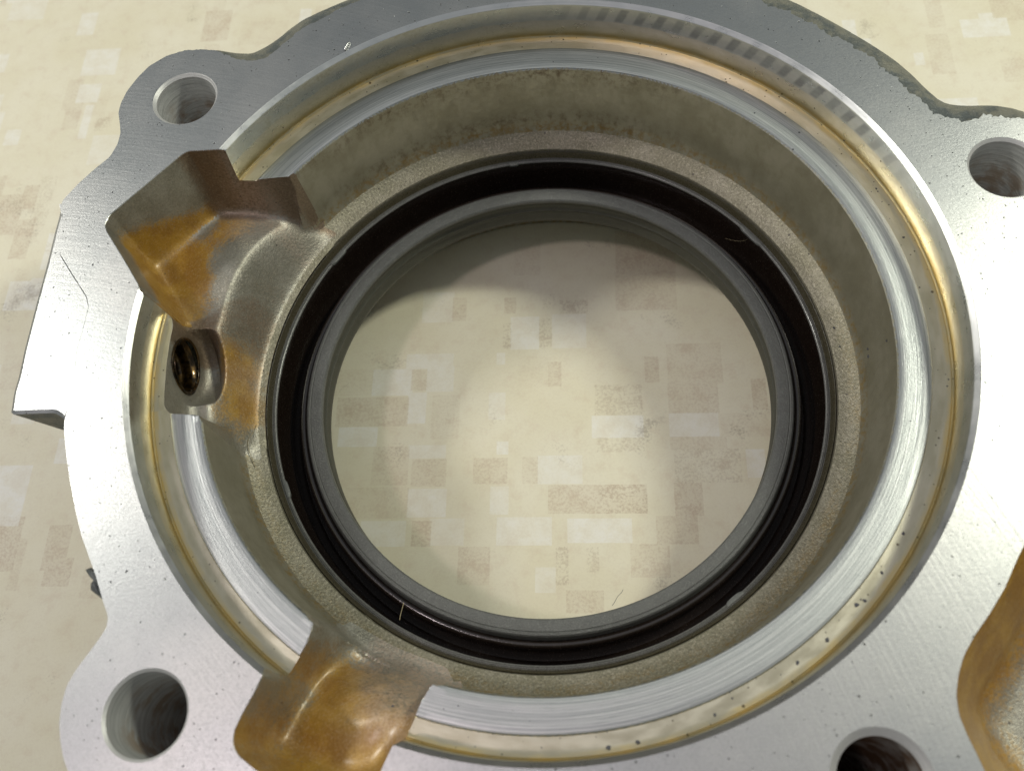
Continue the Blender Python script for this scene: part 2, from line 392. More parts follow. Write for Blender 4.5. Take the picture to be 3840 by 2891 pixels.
def offset(P, d, closed=True):
    """move a clockwise outline outwards by d"""
    T = np.roll(P, -1, 0) - np.roll(P, 1, 0)
    if not closed: T[0] = P[1] - P[0]; T[-1] = P[-1] - P[-2]
    T = T / (np.linalg.norm(T, axis=1)[:, None] + 1e-9)
    return P + d * np.stack([-T[:, 1], T[:, 0]], 1)
def smax(a, b, k):
    h = np.clip(0.5 + 0.5 * (a - b) / k, 0, 1); return b * (1 - h) + a * h + k * h * (1 - h)
def sstep(a, b, x):
    t = np.clip((x - a) / (b - a), 0, 1); return t * t * (3 - 2 * t)
class TPS:
    def __init__(s, pts, vals, reg=0.3):
        s.p = np.asarray(pts, float); n = len(s.p)
        K = s.k(np.linalg.norm(s.p[:, None] - s.p[None], axis=2)) + reg * np.eye(n)
        P = np.c_[np.ones(n), s.p]; A = np.block([[K, P], [P.T, np.zeros((3, 3))]])
        s.w = np.linalg.solve(A, np.r_[np.asarray(vals, float), 0, 0, 0])
    @staticmethod
    def k(r): return np.where(r > 1e-9, r * r * np.log(np.maximum(r, 1e-9)), 0)
    def __call__(s, X):
        K = s.k(np.linalg.norm(X[:, None] - s.p[None], axis=2)); n = len(s.p)
        return K @ s.w[:n] + s.w[n] + X @ s.w[n + 1:]
def field(X, pts, sig):
    """soft 0..1 weight field from (x, y, value) marks"""
    P = np.asarray(pts, float); d2 = ((X[:, None] - P[None, :, :2]) ** 2).sum(2)
    wt = np.exp(-d2 / (2 * sig * sig)) + 1e-9
    return (wt * P[:, 2]).sum(1) / wt.sum(1)

# ------------------------------------------------------------------ table top with its printed patchwork (flat print)
def build_table():
    ang = math.radians(-11.5); ca, sa = math.cos(ang), math.sin(ang)
    to_p = lambda x, y: (x * ca + y * sa, -x * sa + y * ca)
    to_w = lambda u, v: (u * ca - v * sa, u * sa + v * ca)
    marks = [(-17.42,31.82,-13.01,24.48,'w'),(-12.24,29.5,-10.69,24.22,'b'),(-2.6,23.16,1.12,15.69,'w'),(4.71,22.01,9.33,14.09,'w'),(2.31,21.76,3.43,15.69,'s'),(-4.19,22.19,-3.77,16.8,'s'),(3.96,26.54,5.6,22.89,'s'),(6.64,24.55,11.04,20.82,'s'),(-3.03,27.35,-1.56,23.73,'b'),(-6.35,16.61,-5.33,14.05,'w'),(2.18,12.87,3.51,7.77,'b'),(-2.71,15.0,1.26,8.27,'t'),(-22.15,19.92,-14.44,15.33,'w'),(-28.43,18.21,-22.32,11.75,'w'),(-21.65,16.69,-19.52,12.13,'b'),(-18.88,16.58,-15.13,10.91,'w'),(-22.92,12.38,-20.85,5.98,'w'),(-35.26,19.74,-29.02,13.23,'t'),(-35.36,14.13,-23.98,6.18,'b'),(-35.71,8.49,-29.71,3.55,'w'),(-24.24,2.61,-18.31,-1.03,'w'),(-25.28,-5.12,-19.86,-11.22,'w'),(-22.39,-10.91,-17.69,-16.48,'w'),(-33.81,-8.98,-27.21,-14.74,'w'),(-25.38,-10.73,-23.07,-15.59,'b'),(-30.15,3.65,-25.4,-4.4,'b'),(-23.93,-0.06,-19.06,-5.98,'b'),(-35.74,-2.68,-26.17,-10.12,'t'),(-9.0,9.3,-7.19,3.73,'w'),(-18.77,10.96,-15.63,1.95,'t'),(-9.26,0.09,-7.75,-2.6,'w'),(-11.69,-7.53,-9.62,-12.91,'w'),(-13.61,-2.04,-8.89,-7.67,'b'),(-5.5,-3.55,-3.88,-8.73,'b'),(-2.93,-3.87,3.37,-10.27,'w'),(7.42,1.25,15.15,-4.48,'w'),(7.41,-2.81,14.55,-6.92,'s'),(9.09,6.78,15.93,-0.37,'s'),(-2.26,-9.3,12.63,-17.33,'b'),(6.0,-11.05,12.63,-17.33,'s'),(-11.55,-12.95,-3.64,-19.37,'w'),(-0.31,-15.51,9.08,-21.56,'w'),(17.63,28.05,26.71,18.0,'b'),(18.74,10.16,20.13,4.82,'b'),(23.02,11.75,30.63,2.23,'b'),(21.34,4.3,28.53,-2.89,'b'),(35.31,2.17,36.58,-3.94,'b'),(19.36,-5.16,28.01,-9.36,'b'),(20.19,-1.06,27.4,-6.9,'w'),(30.86,-9.97,32.88,-15.4,'w'),(19.4,-7.51,28.83,-15.43,'s'),(13.73,-18.0,19.31,-23.87,'b'),(17.95,-13.13,21.32,-19.58,'b'),(8.63,-21.68,13.65,-28.14,'b'),(-2.89,-26.85,2.22,-31.52,'b'),(-6.95,-22.3,-4.55,-26.93,'w'),(-18.54,-16.52,-14.68,-23.65,'b'),(-3.08,-19.7,-2.33,-26.14,'s'),(1.75,-20.69,2.85,-25.12,'s'),(1.1,39.44,4.29,30.64,'t'),(19.64,36.72,28.37,25.23,'b'),(28.53,-2.89,35.57,-8.68,'t')]
    R = []
    for x0, y0, x1, y1, k in marks:
        (u0, v0), (u1, v1) = to_p(x0, y0), to_p(x1, y1)
        R.append((min(u0, u1), min(v0, v1), max(u0, u1), max(v0, v1), k))
    rr = random.Random(3)
    for _ in range(1500):
        u, v = rr.uniform(-190, 190), rr.uniform(-150, 190)
        if math.hypot(u, v) < 44: continue
        a = rr.choice((2, 3, 3, 4, 6, 9)) * rr.uniform(0.8, 1.2); b = rr.choice((3, 5, 6, 8, 11)) * rr.uniform(0.8, 1.2)
        R.append((u, v, u + a, v + b, rr.choice('wwwttbbs')))
    H = 700.0
    verts = [(-H, -H), (H, -H), (H, H), (-H, H)]; edges = [(0, 1), (1, 2), (2, 3), (3, 0)]
    for u0, v0, u1, v1, k in R:
        b = len(verts); verts += [(u0, v0), (u1, v0), (u1, v1), (u0, v1)]; edges += [(b, b + 1), (b + 1, b + 2), (b + 2, b + 3), (b + 3, b)]
    res = delaunay_2d_cdt([Vector(q) for q in verts], edges, [], 0, 1e-4)
    P = np.array([tuple(q) for q in res[0]]); F = res[2]
    cen = np.array([P[list(f)].mean(0) for f in F])
    wht = np.zeros(len(F)); brn = np.zeros(len(F)); spk = np.zeros(len(F))
    for i, (u0, v0, u1, v1, k) in enumerate(R):
        ins = (cen[:, 0] > u0) & (cen[:, 0] < u1) & (cen[:, 1] > v0) & (cen[:, 1] < v1)
        s = 0.55 + 0.45 * ((i * 37) % 11) / 10
        dim = 1.0 if i < len(marks) else 1.15
        if k == 'w': wht[ins] = 0.9 * s * dim; brn[ins] *= 0.3
        if k == 'b': brn[ins] = 0.75 * s * dim; wht[ins] *= 0.3
        if k == 't': brn[ins] = np.maximum(brn[ins], 0.35 * s * dim)
        if k == 's': spk[ins] = 0.9 * s
    me = bpy.data.meshes.new('table_top')
    top = [(*to_w(u, v), ZT) for u, v in P]; n0 = len(top)
    skirt = [(*to_w(u, v), ZT - 25.0) for u, v in verts[:4]]
    corner = [int(np.argmin(((P - np.array(q)) ** 2).sum(1))) for q in verts[:4]]
    faces = [tuple(f) for f in F]
    for i in range(4):
        j = (i + 1) % 4; faces.append((corner[j], corner[i], n0 + i, n0 + j))
    faces.append((n0 + 3, n0 + 2, n0 + 1, n0))
    me.from_pydata([(x * MM, y * MM, (z - ZT) * MM) for x, y, z in top + skirt], [], faces); me.update()
    pad = np.zeros(5)
    for nm, a in (('white', wht), ('brown', brn), ('speck', spk)):
        at = me.attributes.new(nm, 'FLOAT', 'FACE'); at.data.foreach_set('value', np.r_[a, pad].astype(np.float32))
    g = G('printed_table_sheet')
    big = g.noise(0.05, 4, 0.6); mid = g.noise(0.32, 5, 0.65); fine = g.noise(2.2, 4, 0.75)
    speckle = g.mr(g.ma('ADD', g.ma('MULTIPLY', fine, 0.65), g.ma('MULTIPLY', mid, 0.35)), 0.44, 0.60)
    col = g.mix(g.mr(big, 0.3, 0.7), (0.74, 0.695, 0.53), (0.785, 0.75, 0.61))
    col = g.mix(g.mr(mid, 0.5, 0.75, 0, 0.4), col, (0.68, 0.58, 0.45))
    col = g.mix(g.ma('MULTIPLY', g.attr('white'), g.mr(mid, 0.3, 0.6, 0.95, 0.5)), col, (0.83, 0.825, 0.78))
    col = g.mix(g.ma('MULTIPLY', g.attr('brown'), g.ma('ADD', 0.22, g.ma('MULTIPLY', speckle, 0.42))), col, (0.47, 0.35, 0.255))
    col = g.mix(g.ma('MULTIPLY', g.attr('speck'), g.ma('MULTIPLY', speckle, 0.5)), col, (0.38, 0.30, 0.22))
    col = g.mix(g.ma('MULTIPLY', speckle, 0.10), col, (0.42, 0.33, 0.24))
    smut = g.mr(g.ma('ADD', g.ma('MULTIPLY', g.noise(0.09, 3), 0.7), g.ma('MULTIPLY', fine, 0.3)), 0.60, 0.70)
    col = g.mix(g.ma('MULTIPLY', smut, 0.45), col, (0.22, 0.18, 0.14))
    g.set(base=col, rough=0.55, spec=0.35, normal=g.bump(fine, 0.03, 0.4))
    me.materials.append(g.m)
    o = bpy.data.objects.new('table', me); C.objects.link(o)
    tag(o, kind='structure', label='cream table sheet printed with pale and brown rectangles')
    return o
build_table()

# ------------------------------------------------------------------ outlines of the housing (mm, part coordinates)
FACE_TL = [(-18.37,59.84),(-23.65,57.55),(-26.26,56.56),(-28.5,54.64),(-30.72,52.74),(-33.25,52.04),(-35.69,52.81),(-37.67,54.61),(-39.7,55.99),(-42.34,57.03),(-44.82,57.08),(-47.05,56.79),(-49.79,55.42),(-51.52,53.63),(-53.22,51.32),(-54.21,49.07),(-54.58,47.27),(-54.33,44.77),(-54.25,43.26),(-54.69,41.29),(-55.83,39.18),(-58.15,37.44),(-60.44,35.43),(-62.8,32.85)]
SEAM = [(-62.85,23.88),(-60.98,20.07),(-58.93,16.01),(-58.57,14.19),(-59.28,10.94),(-60.08,7.75),(-60.23,4.96),(-60.54,1.37),(-61.11,-0.75),(-61.49,-1.98)]
BOSS = [(-62.89,32.97),(-63.28,30.57),(-63.88,27.7),(-64.71,23.12),(-66.12,16.2),(-67.34,9.88),(-67.96,5.79),(-68.49,3.6),(-68.75,0.51),(-62.96,-0.53),(-62.21,-1.15),(-61.49,-1.98)]
FACE_BL = [(-61.44,-3.96),(-61.04,-7.26),(-60.56,-10.5),(-59.8,-14.37),(-58.94,-17.92),(-57.91,-20.87),(-57.14,-23.09),(-56.29,-26.21),(-55.64,-28.2),(-55.79,-29.4),(-56.55,-30.46),(-57.92,-31.99),(-59.28,-33.5),(-60.31,-35.06),(-60.86,-36.97),(-61.04,-38.92),(-60.87,-40.9),(-60.4,-42.91),(-59.92,-44.1)]
FACE_TR = [(41.92,44.24),(46.49,39.9),(47.69,38.43),(49.69,35.37),(51.55,33.34),(53.69,30.32),(54.99,27.57),(56.17,24.6),(57.92,20.37),(58.94,17.85),(60.69,16.17),(62.61,15.53),(65.74,15.81),(69.71,13.98)]
SIL_TL = [(-18.51,63.29),(-25.26,61.31),(-27.93,59.65),(-29.8,58.14),(-32.16,56.72),(-34.2,56.0),(-35.39,56.2),(-39.84,57.8),(-43.06,58.4),(-45.59,58.2)]
SIL_TR = [(47.76,44.85),(50.86,41.03),(54.08,36.6),(56.41,33.13),(58.55,29.47),(59.75,26.48),(60.8,23.24),(61.88,20.78),(63.88,19.67),(67.78,18.85),(70.39,17.69),(71.7,16.62)]
REST = [(72.6,10.6),(73.7,6.5),(72.9,2.0),(71.0,-2.5),(71.0,-9.0),(74.5,-18.0),(80.0,-29.0),(83.5,-44.0),(82.0,-64.0),(74.0,-78.0),(56.0,-85.0),(34.0,-80.0),(27.0,-72.0),(20.5,-71.5),(10.0,-69.0),(-8.0,-66.0),(-26.0,-59.5),(-40.0,-52.0),(-47.0,-48.8),(-52.0,-49.3),(-56.5,-48.2)]
arc = lambda r0, r1, a0, a1, n: [((r0 + (r1 - r0) * i / n) * math.cos(math.radians(a0 + (a1 - a0) * i / n)), (r0 + (r1 - r0) * i / n) * math.sin(math.radians(a0 + (a1 - a0) * i / n))) for i in range(1, n)]
top_arc = arc(62.6, 61.0, 107.1, 46.6, 12); top_sil = arc(66.0, 65.5, 106.3, 43.2, 12)

def rough_line(P, amp, sc):
    """ragged, as scraped gasket leaves it"""
    ph = rng.uniform(0, 6.28, 5); s = np.r_[0, np.cumsum(np.linalg.norm(np.diff(P, axis=0), axis=1))]
    d = sum(np.sin(s * sc * (1.0, 2.3, 4.1, 6.7, 9.5)[i] + ph[i]) * (0.5, 0.35, 0.3, 0.25, 0.15)[i] for i in range(5)) * amp
    d *= np.clip(np.minimum(s, s[-1] - s) / 2.0, 0, 1)
    return offset(P, d[:, None], closed=False)
tr = rough_line(resample(chaikin(np.array(top_arc[6:] + FACE_TR), 1, False), 0.35, False), 0.38, 1.3)
tl = rough_line(resample(chaikin(np.array(FACE_TL[::-1][12:] + top_arc[:7]), 1, False), 0.4, False), 0.16, 1.1)
body = chaikin(resample(np.array(REST + FACE_BL[::-1] + SEAM[::-1] + [(-62.6, 28.5)] + FACE_TL[::-1][:13]), 1.2, False), 2, False)
FACE = np.concatenate([tr, body, tl[1:]])                        # clockwise
keep = np.r_[True, np.linalg.norm(np.diff(FACE, axis=0), axis=1) > 0.05]; FACE = FACE[keep]
side = offset(chaikin(resample(np.array(REST + FACE_BL[::-1] + SEAM[::-1] + [(-62.6, 28.5)] + FACE_TL[::-1][:13]), 1.2, False), 2, False), 0.55, False)
SIL = np.concatenate([chaikin(np.array(top_sil[6:] + SIL_TR), 2, False), side[2:], chaikin(np.array(SIL_TL[::-1] + top_sil[:7]), 2, False)])
SIL = resample(SIL, 1.2)
FOOT = offset(SIL, 1.9)

PROF = [(42.15,-41.9),(42.2,-21.0),(42.35,-20.7),(43.4,-20.3),(44.3,-19.85),(45.0,-19.3),(45.45,-18.6),(45.7,-17.6),(45.85,-16.0),(46.28,-6.62),(46.5,-6.36),(46.75,-6.30),(50.25,-6.30),(50.42,-6.36),(50.55,-6.58),(52.35,-6.55),(52.6,-6.46),(52.75,-6.45),(52.9,-6.55),(53.05,-6.35),(53.12,-5.9),(53.38,-0.62),(54.0,0.0),(400,0.0)]
PR = np.array([q[0] for q in PROF]); PZ = np.array([q[1] for q in PROF])
HOLES = [(-44.39,47.48,4.96,0.42),(64.42,7.14,4.9,0.4),(-51.40,-39.83,4.9,0.32),(23.72,-60.64,5.25,0.85)]

# pockets: outline points (x, y, wall steepness)
O12 = [(-39.94,36.5,9.0),(-44.21,37.28,9.0),(-45.13,36.92,9.0),(-46.5,35.9,9.0),(-55.2,29.15,9.0),(-55.77,28.73,9.0),(-56.45,27.24,9.0),(-56.21,26.12,9.0),(-53.62,20.48,9.0),(-51.6,15.9,9.0),(-50.95,15.35,12.0),(-49.99,14.13,12.0),(-49.86,12.8,12.0),(-50.38,10.37,12.0),(-50.9,7.02,12.0),(-51.33,2.27,12.0),(-51.36,0.63,12.0),(-51.04,-0.12,12.0),(-50.44,-0.85,12.0),(-46.97,-1.77,9.0),(-46.26,-2.1,9.0),(-43.5,-4.0,9.0),(-39.5,-2.0,9.0),(-38.0,2.0,9.0),(-37.5,8.0,9.0),(-35.5,15.0,9.0),(-30.0,23.0,9.0),(-27.0,28.0,9.0),(-28.2,33.0,9.0),(-30.75,34.3,9.0),(-36.35,35.05,9.0),(-39.1,35.74,9.0)]
O3 = [(-38.22,-38.37,8.0),(-39.16,-39.87,8.0),(-40.48,-41.67,8.0),(-41.55,-43.38,8.0),(-41.78,-44.46,8.0),(-41.65,-45.24,8.0),(-41.19,-46.0,8.0),(-40.54,-46.66,8.0),(-39.42,-47.75,8.0),(-36.5,-50.0,8.0),(-32.5,-52.0,8.0),(-28.5,-52.0,8.0),(-26.9,-51.0,8.0),(-25.63,-49.12,8.0),(-24.94,-48.16,8.0),(-24.39,-47.02,8.0),(-23.41,-45.45,8.0),(-21.47,-42.36,8.0),(-20.76,-41.99,8.0),(-19.4,-41.4,8.0),(-20.5,-38.2,8.0),(-27.0,-34.2,8.0),(-32.5,-29.8,8.0),(-33.9,-31.3,8.0),(-33.71,-32.18,8.0),(-34.03,-33.55,8.0),(-35.33,-35.2,8.0),(-37.05,-37.35,8.0)]
P4 = [(46.43,-40.92,1.6),(44.71,-42.69,1.6),(42.82,-44.75,1.6),(40.14,-47.09,1.6),(37.92,-48.8,1.6),(36.02,-50.57,1.6),(34.78,-52.26,1.6),(33.8,-54.12,1.6),(33.36,-56.07,1.6),(33.43,-57.92,1.6),(33.64,-59.47,1.6),(33.9,-62.0,1.6),(35.5,-66.5,1.6),(40.0,-71.0,1.8),(50.0,-74.0,1.8),(62.0,-72.0,1.8),(70.0,-62.0,1.8),(70.0,-48.0,1.8),(62.0,-38.5,1.8),(53.0,-36.8,1.6)]
def outline(L, step=0.9, it=2):
    P = chaikin(resample(np.array(L, float), step), it)
    r = np.hypot(P[:, 0], P[:, 1])
    sh = (sstep(54.2, 53.4, r) * 6.35 / P[:, 2])[:, None] * (r > 45.0)[:, None]   # points taken on the ledge: carry the wall up to face level
    area = 0.5 * (P[:, 0] * np.roll(P[:, 1], -1) - np.roll(P[:, 0], -1) * P[:, 1]).sum()
    if area > 0: P = P[::-1].copy(); sh = sh[::-1]                                # all outlines clockwise
    P[:, :2] = offset(P[:, :2], sh); return P
O12, O3, P4 = outline(O12), outline(O3), outline(P4, 1.5)
T12 = TPS([(-46.18,35.0),(-50.94,32.0),(-54.5,27.5),(-53.0,24.0),(-50.99,18.55),(-42.26,28.48),(-46.76,22.18),(-45.6,17.34),(-45.2,8.59),(-45.4,4.0),(-39.0,34.5),(-44,13.5),(-34,33.5)],
          [-12.8,-12.8,-12.4,-12.6,-12.2,-11.8,-11.6,-12.2,-12.8,-13.4,-13.6,-12.3,-15.5])
T3 = TPS([(-34.2,-33.2),(-37.6,-38.6),(-40.5,-43.0),(-36.2,-41.2),(-33.0,-38.5),(-28.5,-40.9),(-25.5,-43.0),(-27.2,-47.3),(-35.0,-47.3),(-32.0,-50.5),(-30.5,-36.5),(-24.0,-40.2)],
         [-17.8,-16.0,-13.2,-12.0,-13.4,-11.2,-9.2,-8.6,-10.0,-8.2,-17.5,-15.0])
PORT_Y, PORT_Z, PORT_R, PORT_X1 = 8.9, -11.6, 4.6, -46.4
TROUGH_R = 5.9

def floor12(X, r):
    z = T12(X)
    ring = np.interp(r, [42.2, 44.3, 45.2, 60], [-20.7, -19.9, -19.7, -19.7])
    z = z + (ring - z) * (1 - sstep(43.0, 48.4, r))
    dy = (X[:, 1] - PORT_Y) / TROUGH_R                                     # trough where the drilled port breaks in
    tr = PORT_Z - TROUGH_R * np.sqrt(np.clip(1 - dy * dy, 0, 1))
    tr = np.where(np.abs(dy) < 1, tr, 0.0)
    tr = tr + np.clip(X[:, 0] - PORT_X1 + 1.0, 0, 30) * 1.6
    return -smax(-z, -tr, 0.9)
def floor3(X, r):
    z = T3(X); ring = np.interp(r, [42.2, 44.3, 45.2, 60], [-20.7, -19.9, -19.7, -19.7])
    return z + (ring - z) * (1 - sstep(43.0, 49.0, r))
def floor4(X, r): return np.full(len(X), -13.0)
POCKETS = [(O12, floor12, 1.9), (O3, floor3, 3.4), (P4, floor4, 5.0)]
class SoftDist:
    """distance to the outline with its creases rounded away from the wall"""
    def __init__(s, poly, h=0.2, sig=0.75):
        s.h = h; s.lo = poly[:, :2].min(0) - 2.0; n = np.ceil((poly[:, :2].max(0) + 2.0 - s.lo) / h).astype(int) + 1
        gx, gy = np.meshgrid(s.lo[0] + h * np.arange(n[0]), s.lo[1] + h * np.arange(n[1]), indexing='ij')
        d = sdist(np.stack([gx.ravel(), gy.ravel()], 1), poly).reshape(n)
        q = int(3 * sig / h); kk = np.exp(-0.5 * (np.arange(-q, q + 1) * h / sig) ** 2); kk /= kk.sum()
        for ax in (0, 1):
            dp = np.pad(d, [(q, q) if i == ax else (0, 0) for i in (0, 1)], mode='edge')
            d = sum(kk[i] * (dp[i:i + n[0]] if ax == 0 else dp[:, i:i + n[1]]) for i in range(2 * q + 1))
        s.d = d
    def __call__(s, X):
        u = (X - s.lo) / s.h; i = np.clip(u.astype(int), 0, np.array(s.d.shape) - 2); f = u - i
        a, b = i[:, 0], i[:, 1]; D = s.d; fx, fy = f[:, 0], f[:, 1]
        return (D[a, b] * (1 - fx) + D[a + 1, b] * fx) * (1 - fy) + (D[a, b + 1] * (1 - fx) + D[a + 1, b + 1] * fx) * fy
SOFT = [SoftDist(q[0]) for q in POCKETS]

def height(X):
    r = np.hypot(X[:, 0], X[:, 1])
    prof = np.interp(r, PR, PZ); z = prof.copy()
    sds = []
    for (poly, fl, fil), soft in zip(POCKETS, SOFT):
        sd = np.full(len(X), -99.0)
        lo, hi = poly[:, :2].min(0) - 2, poly[:, :2].max(0) + 2
        m = np.all((X > lo) & (X < hi), axis=1)
        s, k = sdist(X[m], poly, poly[:, 2]); sd[m] = s
        if m.any():
            wt = sstep(0.45, 1.3, s); s = s + (soft(X[m]) - s) * wt
        wall = -np.where(s < 0, np.clip(s + 0.10, 0, None), 0.10 + k * np.maximum(s, 0))     # planar draughted wall from the face down
        fz = fl(X[m], r[m]); R_ = np.minimum(fil, np.maximum(-fz - 0.2, 0.05))
        u = s - (-fz - 0.10 - R_) / k                                    # round fillet between wall and floor
        arc_ = fz + R_ - np.sqrt(np.maximum(R_ ** 2 - (R_ - np.clip(u, 0, R_)) ** 2, 0))
        zp = np.where(s > 0.0, np.where(u < 0, np.maximum(wall, fz), arc_), wall)
        cut = np.where(s > -0.10, np.minimum(z[m], zp), z[m])
        web = z[m] + (fz - z[m]) * sstep(0.0, 3.0, s)          # cast web that reaches into the recess
        tt = sstep(46.62, 46.3, r[m]) * (s > 0)
        z[m] = cut + (web - cut) * tt
        sds.append(sd)
    for hx, hy, hr, ch in HOLES:
        d = np.hypot(X[:, 0] - hx, X[:, 1] - hy)
        z = np.where(d < hr, np.minimum(z, np.interp(d, [hr - ch - 0.15, hr - ch, hr], [-40.0, -ch, 0])), z)
    sf = np.full(len(X), 5.0); ss = np.full(len(X), 5.0); m = r > 54.3
    if m.any(): sf[m] = sdist(X[m], FACE)
    m = sf < 1.0
    if m.any(): ss[m] = sdist(X[m], SIL)
    do = np.maximum(-sf, 0); di = np.maximum(ss, 0)
    t = do / (do + di + 1e-6)
    strip = -np.minimum(do, 0.25) * 0.9 - 1.9 * t ** 1.6
    z = np.where(sf < 0, strip, z)
    z = np.where(ss < 0, -2.1 + ss * 21.0, z)
    return np.maximum(z, -41.8), r, sf, ss, sds

def build_housing():
    pts, edges = [], []; dead = set()
    def add_loop(P, closed=True):
        b = len(pts); pts.extend((float(x), float(y)) for x, y in P); n = len(P)
        edges.extend((b + i, b + (i + 1) % n) for i in range(n if closed else n - 1))
    for rr in PR[:-1]:
        n = 480 if rr > 43 else 360
        a = np.arange(n) * 2 * math.pi / n; Q = np.stack([rr * np.cos(a), rr * np.sin(a)], 1)
        ok = np.ones(n, bool)
        if rr > 44.5:
            for poly in (O12, O3): ok &= sdist(Q, poly[:, :2]) < (0.95 if rr > 46.6 else 1.6)
        b = len(pts); pts.extend(map(tuple, Q.tolist()))
        edges.extend((b + i, b + (i + 1) % n) for i in range(n) if ok[i] and ok[(i + 1) % n])
        for i in np.nonzero(~ok)[0]: dead.add(b + int(i))
    for rr in (43.0, 47.6, 48.6, 49.5, 51.2, 51.8):
        a = np.arange(300) * 2 * math.pi / 300; Q = np.stack([rr * np.cos(a), rr * np.sin(a)], 1)
        if rr > 44: Q = Q[(sdist(Q, O12[:, :2]) < 0) & (sdist(Q, O3[:, :2]) < 0)]
        pts.extend(map(tuple, Q.tolist()))
    for poly, fl, fil in POCKETS:
        P = poly[:, :2]
        add_loop(P); add_loop(offset(P, 0.10))
        big = poly is P4
        lo, hi = P.min(0), P.max(0); st = 0.9 if big else 0.3
        gx, gy = np.meshgrid(np.arange(lo[0], hi[0], st), np.arange(lo[1], hi[1], st)); Q = np.stack([gx.ravel(), gy.ravel()], 1)
        Q[:, 0] += (np.round(Q[:, 1] / st) % 2) * st * 0.5
        r = np.hypot(Q[:, 0], Q[:, 1])
        Q = Q[(sdist(Q, P) > 0.72) & (r > 42.6)]
        pts.extend(map(tuple, Q.tolist()))
        for d in ((1.0, 2.0, 3.0) if big else (0.06, 0.14, 0.25, 0.4, 0.6)):
            o = offset(P, -d); s = sdist(o, P); r = np.hypot(o[:, 0], o[:, 1])
            pts.extend(map(tuple, o[(s > 0.93 * d) & (r > 42.6)].tolist()))
    # exact edges where pocket walls meet the bore wall, the ledge and the recess wall
    for poly, fl, fil in POCKETS[:2]:
        P = poly[:, :2]; k = poly[:, 2]
        add_loop(offset(P, (-6.2 / k)[:, None])); add_loop(offset(P, (-6.45 / k)[:, None]))
        prev = []
        for zz in np.concatenate([np.linspace(0, -6.3, 20), np.linspace(-6.4, -17.5, 24)]):
            Rz = np.interp(-zz, [0, .62, 5.9, 6.35], [54.0, 53.38, 53.12, 53.05]) if zz > -6.35 else np.interp(-zz, [6.3, 6.62, 16.0, 17.6], [46.75, 46.28, 45.85, 45.7])
            L = offset(P, -(max(-zz - 0.10, 0.0) / k)[:, None]); f = np.hypot(L[:, 0], L[:, 1]) - Rz; f2 = np.roll(f, -1); L2_ = np.roll(L, -1, 0)
            cur = []
            for i in np.nonzero(f * f2 < 0)[0]:
                t = f[i] / (f[i] - f2[i]); cur.append((len(pts), L[i] + t * (L2_[i] - L[i]))); pts.append(tuple(map(float, cur[-1][1])))
            for ia, a_ in cur:
                for ib, b_ in prev:
                    if np.hypot(*(a_ - b_)) < 0.6: edges.append((ib, ia))
            prev = cur if abs(zz + 6.3) > 1e-6 else []
    gx, gy = np.meshgrid(np.arange(-48.2, -45.2, 0.13), np.arange(2.0, 15.6, 0.13)); pts.extend(zip(gx.ravel().tolist(), gy.ravel().tolist()))
    # finer samples where the port breaks through the pocket wall
    for yy in np.arange(PORT_Y - 6, PORT_Y + 6, 0.25):
        x0 = np.interp(yy, [0.6, 2.3, 7.0, 10.4, 12.8, 14.1], [-51.36, -51.33, -50.9, -50.38, -49.86, -49.99])
        pts.extend((float(x0 + d), float(yy)) for d in np.arange(0.03, 0.95, 0.05))
    for hx, hy, hr, ch in HOLES:
        for q in (hr, hr - ch, hr - ch - 0.07, hr - ch - 0.15):
            a = np.arange(72) * 2 * math.pi / 72; add_loop(np.stack([hx + q * np.cos(a), hy + q * np.sin(a)], 1))
    add_loop(FACE); add_loop(offset(FACE, 0.25)); add_loop(SIL); add_loop(FOOT)
    mid = resample(SIL, 0.8); s = sdist(mid, FACE)
    nrm = offset(mid, 1.0) - mid
    for f in (0.25, 0.5, 0.75):
        q = mid - nrm * (np.abs(s) * (1 - f))[:, None]; qs = sdist(q, FACE)
        pts.extend(map(tuple, q[(qs < -0.4) & (sdist(q, SIL) > 0.15)].tolist()))
    gx, gy = np.meshgrid(np.arange(-70, 86, 4.0), np.arange(-86, 66, 4.0)); Q = np.stack([gx.ravel(), gy.ravel()], 1)
    Q = Q[(sdist(Q, FACE) > 1.5) & (np.hypot(Q[:, 0], Q[:, 1]) > 55)]
    for poly, *_ in POCKETS: Q = Q[sdist(Q, poly[:, :2]) < -0.6]
    for hx, hy, hr, ch in HOLES: Q = Q[np.hypot(Q[:, 0] - hx, Q[:, 1] - hy) > hr + 0.5]
    pts.extend(map(tuple, Q.tolist()))
    idx = {}; live = []
    for i, q in enumerate(pts):
        if i not in dead: idx[i] = len(live); live.append(Vector(q))
    res = delaunay_2d_cdt(live, [(idx[a], idx[b]) for a, b in edges], [], 0, 2e-4)
    P = np.array([tuple(q) for q in res[0]]); F = np.array([f for f in res[2] if len(f) == 3])
    Z, r, sf, ss, sds = height(P)
    cen = P[F].mean(1); cz = Z[F].mean(1)
    _, cr_, csf, css, csd = height(cen)
    lab = np.full(len(F), -1)
    names = ['flange_edge', 'flange_face', 'bore_wall', 'bore_shelf', 'shoulder_ring', 'recess_wall', 'recess_floor', 'seal_seat', 'oil_pocket', 'port_pocket', 'oil_pocket_b', 'oil_pocket_c']
    infoot = sdist(cen, FOOT) > 0
    lab[infoot] = 0; lab[csf > 0] = 1
    for lim, i in ((54.0, 2), (53.05, 3), (50.5, 4), (46.39, 5), (44.8, 6), (42.2, 7)): lab[cr_ < lim] = i
    lab[cr_ < 42.15] = -1
    in12 = (csd[0] > -0.05) & (cr_ > 42.36)
    ringy = ((cr_ > 46.3) & (cz > np.interp(cr_, PR, PZ) - 0.04)) | (cr_ < 43.1)
